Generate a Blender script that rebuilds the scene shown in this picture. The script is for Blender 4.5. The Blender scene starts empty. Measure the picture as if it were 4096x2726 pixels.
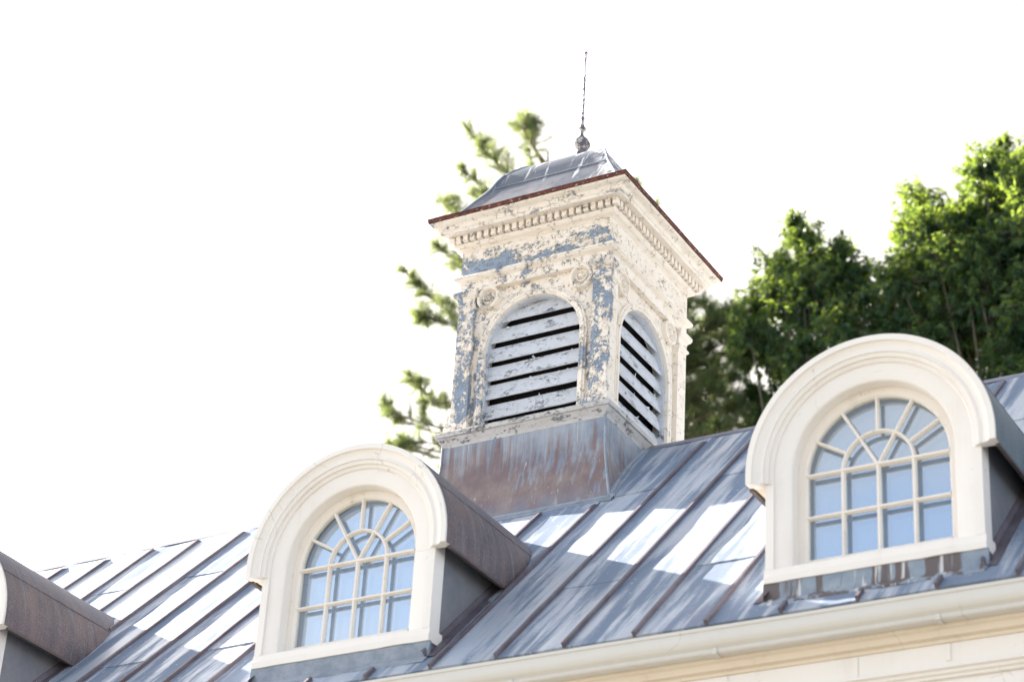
import bpy, math, random
from mathutils import Vector, Matrix, noise
R = math.radians
random.seed(7)
SC = bpy.context.scene
COL = SC.collection
ZR = 9.55            # height of the roof ridge above the ground

# ------------------------------------------------------------------ camera
cam = bpy.data.objects.new('camera', bpy.data.cameras.new('camera'))
COL.objects.link(cam)
_r = Vector((0.8709281797, 0.4882466470, 0.0556715133))
_u = Vector((0.1982940985, -0.4528311150, 0.8692660305))
_b = _r.cross(_u)
_m = Matrix((( _r.x, _u.x, _b.x, 7.7818385727), (_r.y, _u.y, _b.y, -13.8210605589), (_r.z, _u.z, _b.z, -7.9017562620 + ZR), (0, 0, 0, 1)))
cam.matrix_world = _m
cam.data.sensor_width = 36.0
cam.data.sensor_fit = 'HORIZONTAL'
cam.data.lens = 9450.424 * 36.0 / 4096.0
cam.data.clip_start = 0.1
cam.data.clip_end = 3000
cam.data.dof.use_dof = True
cam.data.dof.focus_distance = 17.4
cam.data.dof.aperture_fstop = 1.8
SC.camera = cam

# ------------------------------------------------------------------ sun and sky
SUN = Vector((-1.0, 0.222, 0.539)).normalized()      # direction towards the sun
ELEV = math.asin(SUN.z)
AZ = math.atan2(SUN.x, SUN.y)
sun = bpy.data.objects.new('sun', bpy.data.lights.new('sun', 'SUN'))
COL.objects.link(sun)
sun.data.energy = 5.0
sun.data.angle = R(0.53)
sun.data.color = (1.0, 0.90, 0.79)
sun.rotation_euler = SUN.to_track_quat('Z', 'Y').to_euler()
sun.location = (-20, 5, 30)

world = bpy.data.worlds.new("World")
SC.world = world
world.use_nodes = True
wn, wl = world.node_tree.nodes, world.node_tree.links
wn.clear()
w_out = wn.new('ShaderNodeOutputWorld')
w_bg = wn.new('ShaderNodeBackground')
w_sky = wn.new('ShaderNodeTexSky')
w_sky.sky_type = 'NISHITA'
w_sky.sun_disc = False
w_sky.sun_elevation = ELEV
w_sky.sun_rotation = AZ
w_sky.altitude = 50
w_sky.air_density = 1.0
w_sky.dust_density = 1.5
w_sky.ozone_density = 1.0
w_bw = wn.new('ShaderNodeRGBToBW')
w_tc = wn.new('ShaderNodeTexCoord')
w_map = wn.new('ShaderNodeMapping')
w_map.inputs['Scale'].default_value = (1.0, 1.0, 2.6)
w_noise = wn.new('ShaderNodeTexNoise')
w_noise.inputs['Scale'].default_value = 3.2
w_noise.inputs['Detail'].default_value = 6
w_noise.inputs['Roughness'].default_value = 0.6
w_ramp = wn.new('ShaderNodeValToRGB')
w_ramp.color_ramp.elements[0].position = 0.47
w_ramp.color_ramp.elements[0].color = (0.34, 0.34, 0.34, 1)      # thin haze everywhere
w_ramp.color_ramp.elements[1].position = 0.70
w_ramp.color_ramp.elements[1].color = (0.85, 0.85, 0.85, 1)      # cloud
w_tint = wn.new('ShaderNodeMix'); w_tint.data_type = 'RGBA'; w_tint.blend_type = 'MULTIPLY'
w_tint.inputs[0].default_value = 1.0
w_tint.inputs[7].default_value = (1.35, 1.28, 1.22, 1)
w_mix = wn.new('ShaderNodeMix'); w_mix.data_type = 'RGBA'
wl.new(w_sky.outputs[0], w_bw.inputs[0])
wl.new(w_bw.outputs[0], w_tint.inputs[6])
wl.new(w_tc.outputs['Generated'], w_map.inputs[0])
wl.new(w_map.outputs[0], w_noise.inputs['Vector'])
wl.new(w_noise.outputs[0], w_ramp.inputs[0])
# haze thickens towards the sunny side of the sky
w_hz = wn.new('ShaderNodeMapRange'); w_hz.interpolation_type = 'SMOOTHSTEP'
for i_, v_ in enumerate((-0.25, 0.55, 0.0, 0.62)): w_hz.inputs[i_+1].default_value = v_
w_dot = wn.new('ShaderNodeVectorMath'); w_dot.operation = 'DOT_PRODUCT'; w_dot.inputs[1].default_value = (-0.45, 0.85, 0.28)
wl.new(w_tc.outputs['Generated'], w_dot.inputs[0]); wl.new(w_dot.outputs['Value'], w_hz.inputs[0])
w_add = wn.new('ShaderNodeMath'); w_add.operation = 'ADD'; w_add.use_clamp = True
wl.new(w_ramp.outputs[0], w_add.inputs[0]); wl.new(w_hz.outputs[0], w_add.inputs[1])
wl.new(w_add.outputs[0], w_mix.inputs[0])
wl.new(w_sky.outputs[0], w_mix.inputs[6])
wl.new(w_tint.outputs[2], w_mix.inputs[7])
wl.new(w_mix.outputs[2], w_bg.inputs[0])
wl.new(w_bg.outputs[0], w_out.inputs[0])
w_bg.inputs[1].default_value = 0.055
SC.view_settings.view_transform = 'Standard'
SC.view_settings.look = 'None'
SC.view_settings.exposure = 2.95
SC.view_settings.gamma = 1.0
SC.render.film_transparent = False
try:
    SC.cycles.max_bounces = 8
    SC.cycles.diffuse_bounces = 4
    SC.cycles.use_denoising = True
except Exception:
    pass

# ------------------------------------------------------------------ mesh helper
class MB:
    def __init__(s): s.v, s.f, s.a = [], [], []
    def add(s, vs, fs, tag=0.0):
        o = len(s.v); s.v.extend(tuple(p) for p in vs)
        for f in fs: s.f.append(tuple(i + o for i in f)); s.a.append(tag)
    def box(s, x0, x1, y0, y1, z0, z1, tag=0.0):
        s.add([(x0,y0,z0),(x1,y0,z0),(x1,y1,z0),(x0,y1,z0),(x0,y0,z1),(x1,y0,z1),(x1,y1,z1),(x0,y1,z1)],
              [(0,3,2,1),(4,5,6,7),(0,1,5,4),(1,2,6,5),(2,3,7,6),(3,0,4,7)], tag)
    def square_rings(s, prof, cap_top=False, cap_bot=False, sub=1):
        n = len(prof); vs = []; fs = []
        per = []
        for h, z in prof:
            ring = []
            for (ax, ay), (bx, by) in (((-1,-1),(1,-1)), ((1,-1),(1,1)), ((1,1),(-1,1)), ((-1,1),(-1,-1))):
                for k in range(sub):
                    t = k / sub
                    ring.append(((ax + (bx-ax)*t)*h, (ay + (by-ay)*t)*h, z))
            per.append(len(ring)); vs.extend(ring)
        m = 4 * sub
        for i in range(n-1):
            for k in range(m):
                a, b = i*m + k, i*m + (k+1) % m
                fs.append((a, b, b+m, a+m))
        if cap_top: fs.append(tuple((n-1)*m + k for k in range(m)))
        if cap_bot: fs.append(tuple(reversed(range(m))))
        s.add(vs, fs)
    def prism_x(s, prof, x0, x1, caps=True, closed=True, nx=1):
        n = len(prof); vs = []; fs = []
        for j in range(nx+1):
            x = x0 + (x1-x0)*j/nx
            vs += [(x, y, z) for y, z in prof]
        for j in range(nx):
            for i in range(n if closed else n-1):
                k = (i+1) % n
                fs.append((j*n+i, j*n+k, (j+1)*n+k, (j+1)*n+i))
        if caps and closed:
            fs.append(tuple(reversed(range(n)))); fs.append(tuple(nx*n+i for i in range(n)))
        s.add(vs, fs)
    def arch_sweep(s, prof, cx, cz, zb, n=40, closed=True, wob=0.0):
        """prof: (radius, y) points swept over a semicircle with straight legs down to zb (None: no legs)"""
        st = []
        if zb is not None: st.append(('leg', -1))
        for i in range(n+1): st.append(('arc', math.pi - math.pi*i/n))
        if zb is not None: st.append(('leg', 1))
        m = len(prof); vs = []; fs = []
        for k, (t, a) in enumerate(st):
            for r, y in prof:
                if t == 'leg': vs.append((cx + a*r, y, zb))
                else:
                    rr = r + wob*noise.noise(Vector((a*3, r*9, 1.3)))
                    vs.append((cx + rr*math.cos(a), y, cz + rr*math.sin(a)))
        for k in range(len(st)-1):
            for i in range(m if closed else m-1):
                j = (i+1) % m
                fs.append((k*m+i, (k+1)*m+i, (k+1)*m+j, k*m+j))
        if closed:
            fs.append(tuple(range(m))); fs.append(tuple(reversed([(len(st)-1)*m+i for i in range(m)])))
        s.add(vs, fs)
    def lathe(s, prof, c=(0,0,0), axis='z', n=20):
        vs = []; fs = []
        for r, h in prof:
            for k in range(n):
                a = 2*math.pi*k/n
                if axis == 'z': vs.append((c[0]+r*math.cos(a), c[1]+r*math.sin(a), c[2]+h))
                else: vs.append((c[0]+r*math.cos(a), c[1]-h, c[2]+r*math.sin(a)))
        for i in range(len(prof)-1):
            for k in range(n):
                j = (k+1) % n
                q = (i*n+k, i*n+j, (i+1)*n+j, (i+1)*n+k)
                fs.append(q)
        fs.append(tuple((len(prof)-1)*n+k for k in range(n)))
        s.add(vs, fs)
    def limb(s, pts, rad, n=7):
        pts = [Vector(p) for p in pts]; vs = []; fs = []
        for i, p in enumerate(pts):
            d = (pts[min(i+1, len(pts)-1)] - pts[max(i-1, 0)]).normalized()
            a = d.orthogonal().normalized(); b = d.cross(a)
            for k in range(n):
                t = 2*math.pi*k/n
                vs.append(p + (a*math.cos(t) + b*math.sin(t))*rad[i])
        for i in range(len(pts)-1):
            for k in range(n):
                j = (k+1) % n
                fs.append((i*n+k, i*n+j, (i+1)*n+j, (i+1)*n+k))
        fs.append(tuple((len(pts)-1)*n+k for k in range(n)))
        s.add(vs, fs)
    def rotated(s, k):
        o = MB(); c, d = [(1,0),(0,1),(-1,0),(0,-1)][k % 4]
        o.v = [(x*c - y*d, x*d + y*c, z) for x, y, z in s.v]; o.f = list(s.f); o.a = list(s.a)
        return o
    def join(s, o): 
        n = len(s.v); s.v += o.v; s.f += [tuple(i+n for i in f) for f in o.f]; s.a += o.a
    def mesh(s, name, mat, smooth=32, weld=False):
        me = bpy.data.meshes.new(name)
        me.from_pydata([tuple(v) for v in s.v], [], s.f)
        if any(s.a):
            at = me.attributes.new('tone', 'FLOAT', 'FACE')
            at.data.foreach_set('value', s.a)
        if mat: me.materials.append(mat)
        me.validate(); me.update()
        if smooth:
            me.polygons.foreach_set('use_smooth', [True]*len(me.polygons))
            me.set_sharp_from_angle(angle=R(smooth))
        return me

def fixn(me):
    import bmesh
    b = bmesh.new(); b.from_mesh(me); bmesh.ops.recalc_face_normals(b, faces=b.faces); b.to_mesh(me); b.free()

def put(name, mb, mat, parent=None, loc=(0,0,0), smooth=32, bevel=0, norm=True, label=None):
    me = mb.mesh(name, mat, smooth)
    if norm: fixn(me)
    o = bpy.data.objects.new(name, me); COL.objects.link(o)
    o.parent = parent; o.location = loc
    if bevel:
        b = o.modifiers.new('bevel', 'BEVEL'); b.width = bevel; b.segments = 2; b.limit_method = 'ANGLE'; b.angle_limit = R(40)
    if label: o['label'] = label
    return o

def empty(name, loc=(0,0,0)):
    o = bpy.data.objects.new(name, None); COL.objects.link(o); o.location = loc; o.empty_display_size = 0.3
    return o

# ------------------------------------------------------------------ materials
class NT:
    """small wrapper for node building"""
    def __init__(s, name):
        s.m = bpy.data.materials.new(name); s.m.use_nodes = True
        s.n, s.l = s.m.node_tree.nodes, s.m.node_tree.links
        s.p = s.n['Principled BSDF']
    def new(s, t, **kw):
        x = s.n.new(t)
        for k, v in kw.items(): setattr(x, k, v)
        return x
    def link(s, a, b): s.l.new(a, b)
    def pos(s, scale=(1,1,1), rot=(0,0,0)):
        g = s.new('ShaderNodeNewGeometry'); m = s.new('ShaderNodeMapping')
        m.inputs['Scale'].default_value = scale; m.inputs['Rotation'].default_value = rot
        s.link(g.outputs['Position'], m.inputs[0]); return m.outputs[0]
    def noise(s, vec, scale=5, detail=5, rough=0.55, dist=0.0):
        x = s.new('ShaderNodeTexNoise'); x.inputs['Scale'].default_value = scale
        x.inputs['Detail'].default_value = detail; x.inputs['Roughness'].default_value = rough
        x.inputs['Distortion'].default_value = dist
        s.link(vec, x.inputs['Vector']); return x.outputs[0]
    def math(s, op, a, b=None, c=None, clamp=False):
        x = s.new('ShaderNodeMath', operation=op); x.use_clamp = clamp
        for i, v in enumerate((a, b, c)):
            if v is None: continue
            if isinstance(v, (int, float)): x.inputs[i].default_value = v
            else: s.link(v, x.inputs[i])
        return x.outputs[0]
    def range(s, v, a, b, c=0.0, d=1.0, smooth=False):
        x = s.new('ShaderNodeMapRange'); x.clamp = True
        if smooth: x.interpolation_type = 'SMOOTHSTEP'
        for i, q in enumerate((a, b, c, d)): x.inputs[i+1].default_value = q
        s.link(v, x.inputs[0]); return x.outputs[0]
    def mix(s, f, a, b, mode='MIX'):
        x = s.new('ShaderNodeMix', data_type='RGBA', blend_type=mode)
        for i, v in ((0, f), (6, a), (7, b)):
            if isinstance(v, (int, float)): x.inputs[i].default_value = v
            elif isinstance(v, tuple): x.inputs[i].default_value = v if len(v) == 4 else (*v, 1)
            else: s.link(v, x.inputs[i])
        return x.outputs[2]
    def voro(s, vec, scale, feature='F1', rand=1.0):
        x = s.new('ShaderNodeTexVoronoi', feature=feature); x.inputs['Scale'].default_value = scale
        x.inputs['Randomness'].default_value = rand
        s.link(vec, x.inputs['Vector']); return x
    def bump(s, h, dist=0.01, strength=1.0):
        x = s.new('ShaderNodeBump'); x.inputs['Distance'].default_value = dist; x.inputs['Strength'].default_value = strength
        s.link(h, x.inputs['Height']); s.link(x.outputs[0], s.p.inputs['Normal'])
    def xyz(s):
        g = s.new('ShaderNodeNewGeometry'); x = s.new('ShaderNodeSeparateXYZ'); s.link(g.outputs['Position'], x.inputs[0]); return x.outputs
    def nrm(s):
        g = s.new('ShaderNodeNewGeometry'); x = s.new('ShaderNodeSeparateXYZ'); s.link(g.outputs['True Normal'], x.inputs[0]); return x.outputs
    def set(s, color=None, rough=None, **kw):
        if color is not None:
            if isinstance(color, tuple): s.p.inputs['Base Color'].default_value = (*color, 1)
            else: s.link(color, s.p.inputs['Base Color'])
        if rough is not None:
            if isinstance(rough, (int, float)): s.p.inputs['Roughness'].default_value = rough
            else: s.link(rough, s.p.inputs['Roughness'])
        for k, v in kw.items(): s.p.inputs[k].default_value = v
        return s.m

def mat_paint(name, col, dirt=0.12, dirtcol=(0.45,0.38,0.30), chip=0.0, rough=0.45):
    t = NT(name); p = t.pos()
    n = t.noise(p, 3.0, 6, 0.6); f = t.noise(p, 40, 4, 0.6)
    d = t.range(n, 0.48, 0.75, 0, dirt)
    c = t.mix(d, col, dirtcol)
    c = t.mix(t.range(f, 0.35, 0.65, 0, 0.10), c, tuple(x*0.88 for x in col))
    h = f
    wn_ = t.new('ShaderNodeTexNoise'); wn_.inputs['Scale'].default_value = 5; wn_.inputs['Detail'].default_value = 5; t.link(p, wn_.inputs['Vector'])
    va = t.new('ShaderNodeVectorMath', operation='MULTIPLY_ADD'); t.link(wn_.outputs['Color'], va.inputs[0]); va.inputs[1].default_value = (0.16, 0.16, 0.16); t.link(p, va.inputs[2])
    ed = t.voro(va.outputs[0], 4.5, 'DISTANCE_TO_EDGE')
    hair = t.math('MULTIPLY', t.range(ed.outputs[0], 0.014, 0.004), t.range(t.noise(p, 4.0, 3, 0.5), 0.60, 0.63))
    c = t.mix(t.math('MULTIPLY', hair, 0.4), c, (0.30, 0.24, 0.20))
    run = t.math('MULTIPLY', t.range(t.noise(t.pos((9, 9, 0.7)), 1.5, 4, 0.6), 0.54, 0.72), t.range(n, 0.40, 0.60))
    c = t.mix(t.math('MULTIPLY', run, dirt*1.6), c, dirtcol)
    if chip:
        v = t.noise(p, 55, 5, 0.7)
        m = t.range(t.math('ADD', v, t.math('MULTIPLY', n, 0.5)), 0.98-chip, 0.995-chip)
        c = t.mix(m, c, (0.36, 0.33, 0.30))
        h = t.math('SUBTRACT', f, t.math('MULTIPLY', m, 1.5))
    t.bump(h, 0.0012, 0.5)
    return t.set(c, rough)

def mat_peel(name, T, base=(0.85,0.780,0.690), under=(0.215,0.275,0.37), side=0.16, zgrad=None, scale=1.0, crack=0.9, stretch=1.0, dark=0.0):
    """flaking paint: cream flakes with lifted edges over bare blue grey wood.  T: higher = more bare"""
    t = NT(name); p = t.pos(); ps = t.pos((1, 1, stretch))
    big = t.noise(ps, 4.2*scale, 3, 0.55)
    mid = t.noise(ps, 17*scale, 6, 0.68, 0.15)
    cell = t.voro(p, 50, 'F1'); cv = t.new('ShaderNodeSeparateColor'); t.link(cell.outputs['Color'], cv.inputs[0])
    m = t.math('ADD', t.math('MULTIPLY', big, 0.66), t.math('MULTIPLY', mid, 0.40))
    m = t.math('ADD', m, t.math('MULTIPLY', t.math('SUBTRACT', cv.outputs[0], 0.5), 0.11))
    nx = t.nrm()
    m = t.math('ADD', m, t.math('MULTIPLY', t.range(t.xyz()[1], -0.62, -0.50), side))       # the gable-side face keeps more paint
    m = t.math('ADD', m, t.math('MULTIPLY', t.math('MAXIMUM', t.math('MULTIPLY', nx[2], -1), 0), 0.10))
    if zgrad:
        z = t.xyz()[2]
        m = t.math('ADD', m, t.range(z, zgrad[0]+ZR, zgrad[1]+ZR, zgrad[2], zgrad[3]))
    paint = t.range(m, T, T+0.006)
    near = t.math('MULTIPLY', t.range(m, T+0.20, T+0.02), 1.0)
    wn_ = t.new('ShaderNodeTexNoise'); wn_.inputs['Scale'].default_value = 13; wn_.inputs['Detail'].default_value = 4; t.link(p, wn_.inputs['Vector'])
    va = t.new('ShaderNodeVectorMath', operation='MULTIPLY_ADD'); t.link(wn_.outputs['Color'], va.inputs[0]); va.inputs[1].default_value = (0.055, 0.055, 0.055); t.link(t.pos((1, 1, 1.7)), va.inputs[2])
    ed = t.voro(va.outputs[0], 34, 'DISTANCE_TO_EDGE')
    ed2 = t.voro(va.outputs[0], 19, 'DISTANCE_TO_EDGE')
    brk = t.range(t.noise(p, 21, 3, 0.6), 0.48, 0.54)
    cr = t.math('MULTIPLY', t.range(ed.outputs[0], 0.075, 0.02), t.math('MULTIPLY', brk, t.range(m, T+0.11, T+0.03)))
    cr2 = t.math('MULTIPLY', t.range(ed2.outputs[0], 0.040, 0.012), t.math('MULTIPLY', t.range(t.noise(p, 17, 4, 0.6), 0.53, 0.57), 0.9))
    crk = t.math('MULTIPLY', t.math('MAXIMUM', cr, cr2), crack, clamp=True)
    fine = t.noise(p, 60, 4, 0.6)
    pc = t.mix(t.range(t.noise(p, 7, 4, 0.6), 0.4, 0.7, 0, 0.35), base, (base[0]*0.86, base[1]*0.80, base[2]*0.70))
    pc = t.mix(t.math('MULTIPLY', crk, 0.85), pc, (0.14, 0.10, 0.085))
    uc = t.mix(t.range(fine, 0.35, 0.65), under, (under[0]*1.35, under[1]*1.3, under[2]*1.22))
    uc = t.mix(t.range(t.noise(p, 5, 4, 0.6), 0.45, 0.7, 0, 0.5), uc, (under[0]*0.75, under[1]*0.78, under[2]*0.8))
    if dark:
        uc = t.mix(t.range(t.noise(p, 11, 4, 0.6), 0.5, 0.58, 0, dark), uc, (0.10, 0.08, 0.09))
    c = t.mix(paint, uc, pc)
    curl = t.range(m, T+0.05, T+0.004)                       # flakes curl up towards their broken edge
    h = t.math('ADD', paint, t.math('MULTIPLY', t.math('MULTIPLY', curl, paint), 1.2))
    h = t.math('SUBTRACT', h, t.math('MULTIPLY', crk, 0.9))
    h = t.math('ADD', h, t.math('MULTIPLY', fine, 0.25))
    t.bump(h, 0.006, 0.9)
    return t.set(c, 0.6)

def streak(t, p, sc, lo, hi):
    return t.range(t.noise(p, sc, 5, 0.6, 0.1), lo, hi)

PITCH = 0.775
def mat_roof():
    t = NT('patinated_roof_sheet')
    ps = t.pos((1, 1, 1), (-PITCH, 0, 0))          # y runs along the slope
    g = t.new('ShaderNodeMapping'); g.inputs['Scale'].default_value = (6.0, 0.60, 1.0); t.link(ps, g.inputs[0])
    g2 = t.new('ShaderNodeMapping'); g2.inputs['Scale'].default_value = (17.0, 1.2, 1.0); t.link(ps, g2.inputs[0])
    g3 = t.new('ShaderNodeMapping'); g3.inputs['Scale'].default_value = (16.0, 34.0, 1.0); g3.inputs['Rotation'].default_value = (0, 0, 0.25); t.link(ps, g3.inputs[0])
    a = t.new('ShaderNodeAttribute'); a.attribute_name = 'tone'
    s1 = t.noise(g.outputs[0], 1.0, 4, 0.55, 0.3)
    s2 = t.noise(g2.outputs[0], 1.0, 5, 0.6, 0.2)
    rip = t.noise(g3.outputs[0], 1.0, 3, 0.6, 0.4)
    blot = t.noise(t.pos(), 2.3, 6, 0.65)
    fine = t.noise(t.pos(), 70, 4, 0.6)
    k = t.math('ADD', t.math('MULTIPLY', s1, 0.62), t.math('MULTIPLY', s2, 0.38))
    k = t.math('ADD', k, t.math('MULTIPLY', t.math('SUBTRACT', a.outputs['Fac'], 0.5), 0.16))
    k = t.math('ADD', k, t.math('MULTIPLY', t.math('SUBTRACT', rip, 0.5), 0.05))
    dark = t.range(k, 0.45, 0.585, smooth=True)
    c = t.mix(t.range(blot, 0.35, 0.65), (0.335, 0.405, 0.515), (0.405, 0.445, 0.51))
    c = t.mix(t.range(s2, 0.32, 0.46, 0.55, 0.0), c, (0.50, 0.53, 0.59))
    c = t.mix(t.math('MULTIPLY', dark, 0.9), c, (0.160, 0.205, 0.285))
    c = t.mix(t.range(t.noise(t.pos(), 1.3, 4, 0.6), 0.60, 0.78, 0, 0.3), c, (0.33, 0.29, 0.31))
    spot = t.range(t.noise(t.pos(), 34, 2, 0.4), 0.70, 0.74)
    c = t.mix(t.math('MULTIPLY', spot, 0.6), c, (0.58, 0.60, 0.63))
    c = t.mix(t.range(fine, 0.4, 0.7, 0, 0.15), c, (0.22, 0.24, 0.30))
    t.bump(t.math('ADD', t.math('MULTIPLY', rip, 0.5), t.math('MULTIPLY', fine, 0.15)), 0.0035, 0.35)
    t.link(t.range(dark, 0, 1, 0.75, 0.03), t.p.inputs['Specular IOR Level'])
    return t.set(c, t.range(dark, 0, 1, 0.36, 0.7))

def mat_batten():
    t = NT('brown_batten_metal'); p = t.pos()
    c = t.mix(t.range(t.noise(p, 5, 5, 0.6), 0.35, 0.65), (0.092, 0.076, 0.094), (0.135, 0.128, 0.160))
    c = t.mix(t.range(t.noise(p, 40, 4, 0.6), 0.5, 0.7, 0, 0.5), c, (0.06, 0.04, 0.05))
    t.bump(t.noise(p, 50, 4, 0.6), 0.002, 0.6)
    return t.set(c, 0.55)

def mat_barrel(name='streaked_brown_patina', lo=(0.130, 0.092, 0.094), lo2=(0.050, 0.047, 0.062), hi=(0.13, 0.16, 0.215), run=(0.27, 0.245, 0.26), up0=0.75):
    t = NT(name)
    s = t.noise(t.pos((0.7, 7, 0.7)), 2.0, 4, 0.6, 0.1); s2 = t.noise(t.pos((1.2, 26, 1.2)), 1.6, 5, 0.65); s3 = t.noise(t.pos(), 3, 5, 0.6)
    n = t.nrm()
    k = t.math('ADD', t.math('MULTIPLY', s, 0.55), t.math('MULTIPLY', s2, 0.45))
    c = t.mix(t.range(t.math('ADD', t.math('MULTIPLY', k, 0.7), t.math('MULTIPLY', s3, 0.3)), 0.43, 0.57), lo, lo2)
    c = t.mix(t.range(s2, 0.57, 0.72, 0, 0.6), c, run)
    c = t.mix(t.range(t.math('ADD', n[2], t.math('MULTIPLY', k, 0.7)), up0, up0 + 0.75), c, hi)
    f = t.noise(t.pos(), 90, 3, 0.6)
    c = t.mix(t.range(f, 0.5, 0.75, 0, 0.35), c, tuple(min(1, x*1.5) for x in run))
    t.bump(t.math('ADD', t.math('MULTIPLY', t.noise(t.pos(), 6, 3, 0.5), 1.5), f), 0.003, 0.4)
    return t.set(c, 0.5)

def mat_skirt():
    t = NT('rust_streaked_sheet'); z = t.xyz()[2]
    s = t.noise(t.pos((11, 11, 0.45)), 1.6, 6, 0.62, 0.08)
    s3 = t.noise(t.pos((26, 26, 0.9)), 1.2, 5, 0.6)
    blot = t.noise(t.pos(), 5, 5, 0.6)
    up = t.range(z, ZR-0.80, ZR-0.06)                       # 0 low .. 1 high
    k = t.math('ADD', t.math('ADD', t.math('MULTIPLY', s, 0.9), t.math('MULTIPLY', s3, 0.35)), t.math('MULTIPLY', t.math('POWER', up, 2.4), -0.24))
    x = t.xyz()[0]
    k = t.math('ADD', k, t.range(x, -0.3, 0.72, 0.05, -0.05))
    brown = t.range(k, 0.38, 0.60, 0, 1, smooth=True)
    c = t.mix(t.range(blot, 0.35, 0.65), (0.175, 0.215, 0.28), (0.30, 0.33, 0.375))
    c = t.mix(t.math('MULTIPLY', t.range(s3, 0.5, 0.62), 0.35), c, (0.44, 0.46, 0.49))
    b = t.mix(t.range(blot, 0.4, 0.62), (0.165, 0.115, 0.118), (0.235, 0.185, 0.168))
    b = t.mix(t.range(s3, 0.55, 0.68, 0, 0.6), b, (0.17, 0.12, 0.14))
    c = t.mix(brown, c, b)
    low = t.math('MULTIPLY', t.range(up, 0.30, 0.04), t.range(s, 0.42, 0.58))
    c = t.mix(t.math('MULTIPLY', low, 0.8), c, (0.15, 0.19, 0.27))
    drip = t.range(t.noise(t.pos((60, 60, 0.25)), 1.0, 2, 0.5), 0.70, 0.76)
    c = t.mix(t.math('MULTIPLY', drip, 0.5), c, (0.62, 0.63, 0.66))
    t.bump(t.math('ADD', t.math('MULTIPLY', t.noise(t.pos(), 4, 3, 0.5), 2), t.noise(t.pos(), 60, 4, 0.6)), 0.004, 0.4)
    return t.set(c, 0.45, **{'Metallic': 0.1})

def mat_dome():
    t = NT('white_run_dome_sheet'); 
    s = t.noise(t.pos((11, 2, 1.2)), 1.6, 4, 0.55, 0.1)
    blot = t.noise(t.pos(), 4, 5, 0.65)
    c = t.mix(t.range(blot, 0.35, 0.65), (0.050, 0.075, 0.115), (0.095, 0.112, 0.150))
    run = t.range(s, 0.60, 0.66)
    c = t.mix(t.math('MULTIPLY', run, 0.75), c, (0.66, 0.67, 0.70))
    z = t.xyz()[2]
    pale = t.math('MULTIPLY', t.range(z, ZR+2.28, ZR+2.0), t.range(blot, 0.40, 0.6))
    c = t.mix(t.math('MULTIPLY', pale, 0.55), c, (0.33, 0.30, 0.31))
    x = t.xyz()[0]
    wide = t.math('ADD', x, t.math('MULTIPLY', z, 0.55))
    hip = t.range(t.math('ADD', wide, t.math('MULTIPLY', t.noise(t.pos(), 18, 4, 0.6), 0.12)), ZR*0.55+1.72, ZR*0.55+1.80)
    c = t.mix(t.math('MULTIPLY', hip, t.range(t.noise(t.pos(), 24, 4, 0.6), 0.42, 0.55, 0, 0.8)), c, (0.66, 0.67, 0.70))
    t.bump(t.noise(t.pos(), 40, 4, 0.6), 0.003, 0.4)
    return t.set(c, 0.5)

def mat_metal(name, a, b, rough=0.5, sc=6):
    t = NT(name)
    n = t.noise(t.pos(), sc, 6, 0.65); f = t.noise(t.pos(), 55, 4, 0.6)
    c = t.mix(t.range(n, 0.36, 0.64), a, b)
    c = t.mix(t.range(f, 0.45, 0.75, 0, 0.25), c, tuple(x*0.6 for x in a))
    t.bump(f, 0.002, 0.5)
    return t.set(c, rough)

def mat_rust():
    t = NT('rusted_edge')
    n = t.noise(t.pos(), 22, 5, 0.65)
    c = t.mix(t.range(n, 0.36, 0.6), (0.035, 0.014, 0.014), (0.15, 0.040, 0.024))
    c = t.mix(t.range(t.noise(t.pos((1,1,2)), 30, 4, 0.6), 0.61, 0.67), c, (0.50, 0.37, 0.25))
    t.bump(n, 0.004, 0.7)
    return t.set(c, 0.75)

def mat_flash_stained():
    t = NT('stained_flashing')
    s = t.noise(t.pos((8, 8, 0.6)), 1.6, 4, 0.6); n = t.noise(t.pos(), 9, 5, 0.6)
    c = t.mix(t.range(n, 0.35, 0.65), (0.19, 0.24, 0.31), (0.28, 0.33, 0.39))
    c = t.mix(t.range(s, 0.47, 0.53), c, (0.115, 0.095, 0.095))
    c = t.mix(t.range(t.noise(t.pos((14, 14, 0.8)), 1.4, 3, 0.5), 0.58, 0.63, 0, 0.75), c, (0.66, 0.65, 0.63))
    t.bump(n, 0.003, 0.5)
    return t.set(c, 0.5)

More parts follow.
